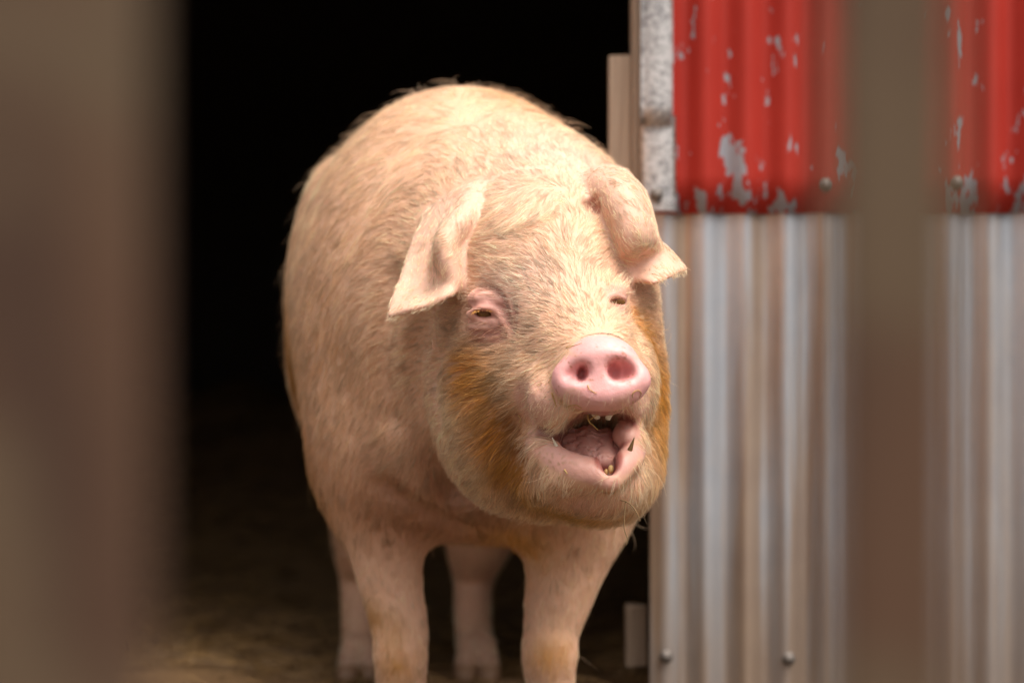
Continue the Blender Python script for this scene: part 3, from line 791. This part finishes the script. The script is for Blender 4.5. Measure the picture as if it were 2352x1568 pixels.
at = me.attributes.new('coat', 'FLOAT_COLOR', 'POINT'); at.data.foreach_set('color', np.c_[skin_c, np.ones(len(V))].astype(np.float32).ravel())
at = me.attributes.new('wet', 'FLOAT', 'POINT'); at.data.foreach_set('value', bald.astype(np.float32))
body = bpy.data.objects.new('body', me); C.objects.link(body); body.parent = pig
body.matrix_parent_inverse = Matrix.Translation(pig.location).inverted()
print('pig verts', len(V), 'quads', len(Q), 'bbox', V.min(0), V.max(0))

# ------------------------------------------------------------------ coat: single hairs as curves, one colour each
def flow(Pp, Nn, M):
    """growth direction along the skin"""
    n = len(Pp)
    jit = np.stack([vnoise(Pp * 28, 31), vnoise(Pp * 28, 32), vnoise(Pp * 28, 33)], 1) - .5
    big = np.stack([vnoise(Pp * 9, 34), vnoise(Pp * 9, 35), vnoise(Pp * 9, 36)], 1) - .5
    side = np.sign(Pp[:, 0] - P(1060, 0, 4.2)[0])
    bodyd = np.stack([side * .15, np.full(n, .55), np.full(n, -.75)], 1)
    ns = P(1375, 800, 3.40)                                     # hair grows away from the nose
    hd = Pp - ns; hd /= np.linalg.norm(hd, axis=1, keepdims=True)
    hd = hd + np.array([0, .25, -.10])
    low = sstep(P(0, 830, 3.6)[2], P(0, 1060, 3.6)[2], Pp[:, 2])[:, None]
    hd = hd * (1 - .55 * low) + np.array([-.35, .45, -.62]) * .8 * low
    # forehead: falls forward from the crown, meeting the hair of the nose bridge
    fore = np.exp(-(np.linalg.norm((Pp - P(1235, 500, 3.60)) / np.array([1, 1.2, .9]), axis=1) / .085) ** 2)[:, None]
    hd = hd * (1 - fore) + np.array([-.12, -.25, -.9]) * fore
    h = M['head'][:, None]
    d = bodyd * (1 - h) + hd * h
    L = M['leg'][:, None]; d = d * (1 - L) + np.array([0, .15, -1]) * L
    for key, sh, v in (('earL', earL, P(905, 735, 3.58) - P(1070, 470, 3.70)), ('earR', earR, P(1560, 622, 3.60) - P(1370, 420, 3.70))):
        e = M[key][:, None]; d = d * (1 - e) + v / np.linalg.norm(v) * e
    d = d + jit * .42 + big * .50
    d -= Nn * (d * Nn).sum(1, keepdims=True)
    return d / (np.linalg.norm(d, axis=1, keepdims=True) + 1e-9)

def grow(n, name, len_fn, rad, lift, dens_fn, seed, tone=1.0, clump=.45, curl=.25, K=6):
    r = np.random.default_rng(seed)
    A = np.concatenate([Q[:, [0, 1, 2]], Q[:, [0, 2, 3]]])
    # only the skin one could see from about here, and a little round the side
    ctr = V[A].mean(1); fnn = N[A].mean(1)
    area = np.linalg.norm(np.cross(V[A[:, 1]] - V[A[:, 0]], V[A[:, 2]] - V[A[:, 0]]), axis=1) * .5
    view = ctr - np.array([0, 0, CAM_H]); view /= np.linalg.norm(view, axis=1, keepdims=True)
    w = area * sstep(.45, .15, (fnn * view).sum(1))
    mk = {k: m[A].mean(1) for k, m in MK.items()}
    w = w * dens_fn(ctr, mk, fnn)
    t = r.choice(len(A), n, p=w / w.sum())
    b = r.random((n, 2)); fl = b.sum(1) > 1; b[fl] = 1 - b[fl]; W = np.c_[1 - b.sum(1), b]
    def ip(a): return (a[A[t]] * W[:, :, None]).sum(1) if a.ndim == 2 else (a[A[t]] * W).sum(1)
    p0 = ip(V); nn = ip(N); nn /= np.linalg.norm(nn, axis=1, keepdims=True)
    m = {k: ip(v) for k, v in MK.items()}
    d = flow(p0, nn, m); col = ip(hair_c)
    L = len_fn(p0, m, nn) * r.uniform(.65, 1.25, n)
    lf = lift * r.uniform(.5, 1.5, n)
    sidev = np.cross(nn, d)
    cu = r.normal(0, curl, n) + (vnoise(p0 * 45, seed) - .5) * curl * 2.4
    s = np.linspace(0, 1, K)
    pts = np.empty((n, K, 3))
    for k, q in enumerate(s):
        up = lf * q * (1 - .55 * q)
        pts[:, k] = p0 - nn * .0006 + (d * q + nn * up[:, None] + sidev * (cu * q * q)[:, None]) * L[:, None] - np.array([0, 0, 1]) * (L * .10 * q * q)[:, None]
    # tufts: tips drawn towards a neighbouring guide hair
    if clump > 0:
        g = r.choice(n, max(8, n // 14), replace=False)
        kd = kdtree.KDTree(len(g))
        for i, k in enumerate(g): kd.insert(p0[k], i)
        kd.balance()
        near = g[np.array([kd.find(q)[1] for q in p0])]
        dist = np.linalg.norm(p0 - p0[near], axis=1)
        cw = clump * r.uniform(.3, 1.2, n) * (dist < .02)
        for k, q in enumerate(s):
            ww = (cw * q ** 1.3)[:, None]; pts[:, k] = pts[:, k] * (1 - ww) + pts[near, k] * ww
        col = col * (1 + .40 * (r.random(n)[near] - .5))[:, None]
    col = np.clip(col * tone * r.uniform(.62, 1.14, n)[:, None], 0, .95)
    cv = bpy.data.hair_curves.new(name); cv.add_curves([K] * n)
    cv.attributes['position'].data.foreach_set('vector', pts.astype(np.float32).ravel())
    ra = cv.attributes.get('radius') or cv.attributes.new('radius', 'FLOAT', 'POINT')
    rr = (rad * r.uniform(.7, 1.3, n))[:, None] * (1 - .82 * s ** 1.5)[None]
    ra.data.foreach_set('value', rr.astype(np.float32).ravel())
    ca = cv.attributes.new('hair_tone', 'FLOAT_COLOR', 'CURVE'); ca.data.foreach_set('color', np.c_[col, np.ones(n)].astype(np.float32).ravel())
    cv.materials.append(M_hair)
    o = bpy.data.objects.new(name, cv); C.objects.link(o); o.parent = pig
    o.matrix_parent_inverse = Matrix.Translation(pig.location).inverted(); o['kind'] = 'stuff'
    return o
t = NT('pig_hair'); a = t.n('ShaderNodeAttribute'); a.attribute_name = 'hair_tone'
hb = t.n('ShaderNodeBsdfPrincipled'); t.l(a.outputs['Color'], hb.inputs['Base Color'])
hb.inputs['Roughness'].default_value = .45; hb.inputs['Specular IOR Level'].default_value = .35
tl = t.n('ShaderNodeBsdfTranslucent'); t.l(a.outputs['Color'], tl.inputs['Color'])
mx = t.n('ShaderNodeMixShader'); mx.inputs[0].default_value = .35; t.l(hb.outputs[0], mx.inputs[1]); t.l(tl.outputs[0], mx.inputs[2])
t.l(mx.outputs[0], t.out.inputs[0]); M_hair = t.m
scene.cycles_curves.shape = 'THICK'
bald_fn = lambda m: np.clip(1 - 1.3 * (m['snout'] + m['lip'] + m['mouth'] + m['gum'] + m['nostril'] + .72 * m['eye'] + m['crease']), 0, 1)
ORANGE = [(P(1120, 900, 3.54), .085), (P(1150, 1030, 3.54), .09), (P(1240, 1140, 3.55), .075), (P(1490, 900, 3.6), .08)]
def jowl(p):
    w = 0
    for c, r_ in ORANGE: w = np.maximum(w, np.exp(-(np.linalg.norm(p - c, axis=1) / r_) ** 2))
    return w
def len_coat(p, m, n):
    L = .029 * (1 - m['head']) + .025 * m['head'] + .02 * np.exp(-(np.linalg.norm(p - P(1165, 1250, 3.92), axis=1) / .06) ** 2)
    L = L + .016 * jowl(p)
    L = L * (1 - .52 * m['ear']) * (1 - .70 * m['ulip']) * (1 - .42 * m['leg'])
    nose = np.exp(-(np.linalg.norm(p - P(1330, 800, 3.43), axis=1) / .06) ** 2); chin = np.exp(-(np.linalg.norm((p - P(1345, 1125, 3.46)) / np.array([1.3, 1.5, .8]), axis=1) / .048) ** 2)
    eyep = np.exp(-(np.linalg.norm(p - P(1180, 735, 3.52), axis=1) / .04) ** 2)
    return L * (1 - .5 * nose) * (1 - .62 * chin) * (1 - .35 * eyep)
grow(80000, 'body_hair', len_coat, .00033, .17, lambda p, m, n: bald_fn(m) * (1 - m['head']), 1, clump=.42, curl=.18)
grow(44000, 'face_hair', len_coat, .00033, .26, lambda p, m, n: bald_fn(m) * m['head'] * (1 - .65 * m['ulip']) * (1 + .8 * jowl(p)) * (1 - .6 * np.exp(-(np.linalg.norm(p - P(1178, 735, 3.52), axis=1) / .034) ** 2) - .5 * np.exp(-(np.linalg.norm(p - P(1404, 680, 3.54), axis=1) / .026) ** 2)), 2, clump=.46, curl=.20)
grow(1500, 'bristles', lambda p, m, n: .030 + p[:, 0] * 0, .00024, .9, lambda p, m, n: bald_fn(m) * (1 - m['ear']) * (.35 + 2.5 * sstep(.9, 1.05, p[:, 2])), 3, clump=0, curl=.5, tone=.9)

# sparse dark hairs between the eyes
grow(260, 'dark_hair', lambda p, m, n: .017 + p[:, 0] * 0, .00024, .2, lambda p, m, n: bald_fn(m) * np.exp(-(np.linalg.norm((p - P(1240, 752, 3.49)) / np.array([1, 1, 1.5]), axis=1) / .05) ** 2), 5, clump=.2, tone=.30)
grow(420, 'whisker', lambda p, m, n: .012 + p[:, 0] * 0, .00017, .8, lambda p, m, n: np.clip(m['ulip'] * .8 + m['snout'] * .22 * (p[:, 2] < P(0, 890, 3.36)[2]), 0, 1) * (1 - np.clip(m['mouth'] + m['nostril'], 0, 1)), 6, clump=0, curl=.4)
# lashes
def lashes(c, x0, x1, n, ln, col, seed):
    r = np.random.default_rng(seed); K = 5; pts = np.empty((n, K, 3))
    for i in range(n):
        u = r.uniform(x0, x1); b = c + np.array([S(u, c[1]), -.008 - .003 * (1 - (u / x1) ** 2), S(11 - 10 * (u / x1) ** 2, c[1])])
        d = np.array([u / x1 * .45 + r.normal(0, .15), -.55, -.75 + r.normal(0, .1)]); d /= np.linalg.norm(d)
        for k in range(K): q = k / (K - 1); pts[i, k] = b + d * ln * q * r.uniform(.95, 1.0) + np.array([0, -.003, .003]) * q * q
    cv = bpy.data.hair_curves.new('eyelashes'); cv.add_curves([K] * n); cv.attributes['position'].data.foreach_set('vector', pts.astype(np.float32).ravel())
    ra = cv.attributes.get('radius') or cv.attributes.new('radius', 'FLOAT', 'POINT'); ra.data.foreach_set('value', np.tile(np.linspace(.0003, .0001, K), n).astype(np.float32))
    ca = cv.attributes.new('hair_tone', 'FLOAT_COLOR', 'CURVE'); ca.data.foreach_set('color', np.tile([*col, 1.0], n).astype(np.float32))
    cv.materials.append(M_hair); o = bpy.data.objects.new('eyelashes', cv); C.objects.link(o); o.parent = pig
    o.matrix_parent_inverse = Matrix.Translation(pig.location).inverted()
lashes(cL, -32, 32, 34, .011, (.70, .38, .10), 1); lashes(cR, -17, 17, 16, .008, (.45, .25, .10), 2)

# ------------------------------------------------------------------ eyes, teeth, tongue
def part(o): o.parent = pig; o.matrix_parent_inverse = Matrix.Translation(pig.location).inverted(); return o
def uv_sphere(name, c, r, mat, ns=24, nr=16, sc=(1, 1, 1)):
    v = [(c[0] + r * sc[0] * math.sin(t_) * math.cos(a_), c[1] + r * sc[1] * math.sin(t_) * math.sin(a_), c[2] + r * sc[2] * math.cos(t_))
         for t_ in np.linspace(.02, math.pi - .02, nr) for a_ in np.linspace(0, 2 * math.pi, ns, endpoint=False)]
    f = [(i * ns + j, i * ns + (j + 1) % ns, (i + 1) * ns + (j + 1) % ns, (i + 1) * ns + j)[::-1] for i in range(nr - 1) for j in range(ns)]
    f.append(tuple(range(ns))); f.append(tuple(range((nr - 1) * ns, nr * ns))[::-1])
    return part(mesh_obj(name, v, f, mat))
t = NT('eyeball'); v = t.coords()
t.bsdf(t.mix(t.noise(v, 260, 3), (.05, .020, .007), (.30, .14, .035)), .08); M_eye = t.m
uv_sphere('eye', cL + np.array([-.001, .0125, 0]), .0175, M_eye)
uv_sphere('eye', cR + np.array([0, .0105, 0]), .0145, M_eye)
t = NT('tooth_enamel'); v = t.coords(); t.bsdf(t.mix(t.noise(v, 160, 3), (.62, .52, .36), (.78, .72, .58)), .3); M_tooth = t.m
t = NT('tusk_stained'); v = t.coords(); t.bsdf(t.mix(t.noise(v, 160, 3), (.14, .075, .025), (.34, .22, .09)), .35); M_tusk = t.m
def tooth(name, pts, rad, mat, flat=1.0):
    t_ = np.linspace(0, len(pts) - 1, 12); pts = cr(np.array(pts), t_); rad = cr(np.array(rad, float)[:, None], t_)[:, 0]
    v = []; f = []; ns = 12
    for i, (p, r_) in enumerate(zip(pts, rad)):
        tg = pts[min(i + 1, 11)] - pts[max(i - 1, 0)]; tg /= np.linalg.norm(tg)
        a_ = np.cross(tg, [0, 1, 0]); a_ /= np.linalg.norm(a_); b_ = np.cross(tg, a_)
        for k in range(ns):
            q = k / ns * 2 * math.pi; v.append(p + a_ * r_ * math.cos(q) + b_ * r_ * math.sin(q) * flat)
    for i in range(11):
        for k in range(ns): f.append((i * ns + k, i * ns + (k + 1) % ns, (i + 1) * ns + (k + 1) % ns, (i + 1) * ns + k))
    f.append(tuple(range(ns))[::-1]); f.append(tuple(range(11 * ns, 12 * ns)))
    return part(mesh_obj(name, v, f, mat))
q1 = depth_at(1292, 1036); q2 = depth_at(1438, 1046)
tooth('tusk', [P(1291, 1050, q1 + .028), P(1281, 1030, q1 + .014), P(1268, 1004, q1 + .006)], [.0040, .0032, .0005], M_tooth)
tooth('tusk', [P(1430, 1060, q2 + .034), P(1444, 1040, q2 + .016), P(1457, 1004, q2 + .004)], [.0058, .0046, .0006], M_tusk)
tooth('incisor', [P(1366, 934, 3.425), P(1368, 948, 3.418), P(1374, 962, 3.418)], [.0062, .0068, .003], M_tooth, .5)
tooth('incisor', [P(1404, 930, 3.425), P(1399, 948, 3.418), P(1396, 964, 3.418)], [.006, .0062, .003], M_tooth, .5)
tooth('incisor', [P(1384, 932, 3.430), P(1385, 944, 3.426), P(1386, 950, 3.426)], [.004, .004, .002], M_tooth, .5)
tooth('incisor', [P(1398, 1092, 3.42), P(1402, 1082, 3.415), P(1405, 1073, 3.412)], [.0045, .004, .0022], M_tooth, .6)
# hooves
t = NT('hoof_horn'); v = t.coords((1, 1, 3)); t.bsdf(t.mix(t.noise(v, 90, 4), (.16, .085, .045), (.34, .19, .11)), .55); M_hoof = t.m
for q0, q1 in TOES:
    top = q1 + np.array([0, 0, .006]); zb = .004; vv = []; ff = []; ns = 16
    for lv, (zz, sx_, sy_, dy) in enumerate(((top[2], .0205, .0225, 0), (top[2] * .5 + zb, .0225, .027, -.006), (zb, .0225, .030, -.010), (zb - .002, .016, .022, -.008))):
        for k in range(ns):
            a_ = k / ns * 2 * math.pi; vv.append((q1[0] + sx_ * math.cos(a_), q1[1] + dy + sy_ * math.sin(a_), zz))
    for lv in range(3):
        for k in range(ns): ff.append((lv * ns + (k + 1) % ns, lv * ns + k, (lv + 1) * ns + k, (lv + 1) * ns + (k + 1) % ns))
    ff.append(tuple(range(ns))); ff.append(tuple(range(3 * ns, 4 * ns))[::-1])
    part(mesh_obj('hoof', vv, ff, M_hoof))
# tongue with its folds
def tongue():
    nu, nv = 60, 60; v = []; f = []
    for i in range(nv):
        q = i / (nv - 1)                                   # 0 root .. 1 tip
        D = 3.515 - .092 * q; yc = 983 + 74 * q ** 1.2; xc = 1352 + 34 * q
        w = S(84, D) * (math.sin(math.pi * (.28 + .60 * q)) ** .6) * (1 - .25 * q)
        for j in range(nu):
            a_ = (j / (nu - 1) - .5) * 2                   # -1 .. 1
            p = P(xc, yc, D); x = a_ * w
            z = -.014 * a_ * a_ + .006 * math.cos(a_ * 9 + q * 5) * (1 - q) * .5
            v.append([p[0] + x, p[1] + .012 * a_ * a_, p[2] + z])
    v = np.array(v)
    fold = np.abs(fbm(v * np.array([52, 40, 120]), 41, 3) - .5)
    v[:, 2] += np.minimum(fold, .07) * .060; v[:, 1] -= np.minimum(fold, .07) * .045
    for i in range(nv - 1):
        for j in range(nu - 1): f.append((i * nu + j, i * nu + j + 1, (i + 1) * nu + j + 1, (i + 1) * nu + j))
    nb = len(v); b = v + np.array([0, .010, -.020]); allv = np.concatenate([v, b])
    f += [tuple(x + nb for x in q[::-1]) for q in f[:]]
    for i in range(nv - 1):
        for j in (0, nu - 1): f.append((i * nu + j, (i + 1) * nu + j, (i + 1) * nu + j + nb, i * nu + j + nb))
    for j in range(nu - 1):
        for i in (0, nv - 1): f.append((i * nu + j, i * nu + j + 1, i * nu + j + 1 + nb, i * nu + j + nb))
    t = NT('tongue_flesh'); n_ = t.noise(t.coords(), 300, 3)
    t.bsdf(t.mix(n_, (.64, .31, .25), (.74, .41, .34)), .42, bump=n_, bstr=.3, bdist=.001, Subsurface_Weight=.15, Subsurface_Scale=.004)
    return part(mesh_obj('tongue', allv, f, t.m))
tongue()

# ------------------------------------------------------------------ bits of straw stuck to the pig
M_str1 = NT('dry_straw'); M_str1.bsdf((.50, .30, .085), .6); M_str1 = M_str1.m
M_str2 = NT('brown_rootlet'); M_str2.bsdf((.22, .13, .055), .7); M_str2 = M_str2.m
M_str3 = NT('pale_straw'); M_str3.bsdf((.60, .40, .16), .55); M_str3 = M_str3.m
def wisp(name, pts, r_, mat):
    t_ = np.linspace(0, len(pts) - 1, len(pts) * 5); pts = cr(np.array(pts), t_); n = len(pts); ns = 6; v = []; f = []
    for i, p in enumerate(pts):
        tg = pts[min(i + 1, n - 1)] - pts[max(i - 1, 0)]; tg /= np.linalg.norm(tg) + 1e-9
        a_ = np.cross(tg, [.1, 1, .2]); a_ /= np.linalg.norm(a_); b_ = np.cross(tg, a_)
        rr = r_ * (1 - .5 * i / n)
        for k in range(ns): q = k / ns * 2 * math.pi; v.append(p + (a_ * math.cos(q) + b_ * math.sin(q)) * rr)
    for i in range(n - 1):
        for k in range(ns): f.append((i * ns + k, i * ns + (k + 1) % ns, (i + 1) * ns + (k + 1) % ns, (i + 1) * ns + k))
    f.append(tuple(range(ns))[::-1]); f.append(tuple(range((n - 1) * ns, n * ns)))
    return mesh_obj(name, v, f, mat)
def stuck(pts, r_, mat, label, off=-.0015):
    o = wisp('straw_wisp', [on(a_, b_, off) for a_, b_ in pts], r_, mat)
    return tag(o, label, 'straw', 'straw wisps stuck to the pig')
dC = depth_at(1432, 1140)
o = wisp('straw_wisp', [P(1425, 1148, dC - .004), P(1440, 1152, dC - .005), P(1455, 1165, dC - .004), P(1464, 1180, dC - .006), P(1470, 1197, dC - .006)], .0011, M_str2)
tag(o, 'short bent rootlet hanging right of the chin', 'straw', 'straw wisps stuck to the pig')
o = wisp('straw_wisp', [P(1437, 1150, dC - .004), P(1434, 1190, dC - .006), P(1434, 1215, dC - .006), P(1441, 1238, dC - .006), P(1438, 1252, dC - .006)], .0010, M_str2)
tag(o, 'long thin rootlet dangling straight below the chin', 'straw', 'straw wisps stuck to the pig')
for pts, r_, mt, lab in (
    ([(1350, 884), (1353, 893), (1362, 899), (1371, 904)], .0008, M_str1, 'small curled straw on the snout under the left nostril'),
    ([(1454, 925), (1453, 905), (1464, 896), (1473, 903), (1468, 914)], .0008, M_str1, 'looped straw on the lower right rim of the snout'),
    ([(1300, 934), (1322, 930), (1336, 937)], .0008, M_str1, 'thin straw along the lower left rim of the snout'),
    ([(1267, 902), (1273, 920), (1278, 934)], .0009, M_str1, 'straw bent round the left edge of the snout'),
    ([(1190, 952), (1196, 962), (1192, 970)], .0010, M_str3, 'pale seed husk at the left corner of the mouth'),
    ([(1182, 1018), (1189, 1020)], .0012, M_str3, 'tiny pale straw chip on the ginger jowl'),
    ([(1296, 1078), (1303, 1088)], .0016, M_str3, 'golden oat husk on the lower lip'),
    ([(1476, 960), (1471, 975), (1473, 1000)], .0008, M_str1, 'curled straw right of the mouth corner'),
    ([(1300, 798), (1320, 793), (1336, 788)], .0006, M_str1, 'fine straw lying above the top left rim of the snout')):
    stuck(pts, r_, mt, lab)
dM = 3.405
for pts, lab in (([P(1352, 966, dM), P(1366, 956, dM - .004), P(1382, 948, dM)], 'orange straw lying over the upper front teeth'),
                 ([P(1350, 953, dM), P(1353, 968, dM - .006), P(1364, 978, dM - .007), P(1374, 988, dM - .004)], 'forked straw hanging into the open mouth')):
    tag(wisp('straw_wisp', pts, .0009, M_str1), lab, 'straw', 'straw wisps stuck to the pig')
def seed(c, r_, lab):
    v = [(c[0] + r_ * math.sin(t_) * math.cos(a_), c[1] + r_ * math.sin(t_) * math.sin(a_), c[2] + 1.4 * r_ * math.cos(t_))
         for t_ in np.linspace(.05, math.pi - .05, 8) for a_ in np.linspace(0, 2 * math.pi, 10, endpoint=False)]
    f = [(i * 10 + j, (i + 1) * 10 + j, (i + 1) * 10 + (j + 1) % 10, i * 10 + (j + 1) % 10) for i in range(7) for j in range(10)]
    o = mesh_obj('grain', v, f, M_str3); tag(o, lab, 'grain')
seed(P(1403, 1077, 3.412), .0042, 'pale grain lodged in the notch of the lower lip')
seed(P(1392, 1083, 3.413), .0030, 'smaller grain at the left of the lip notch')
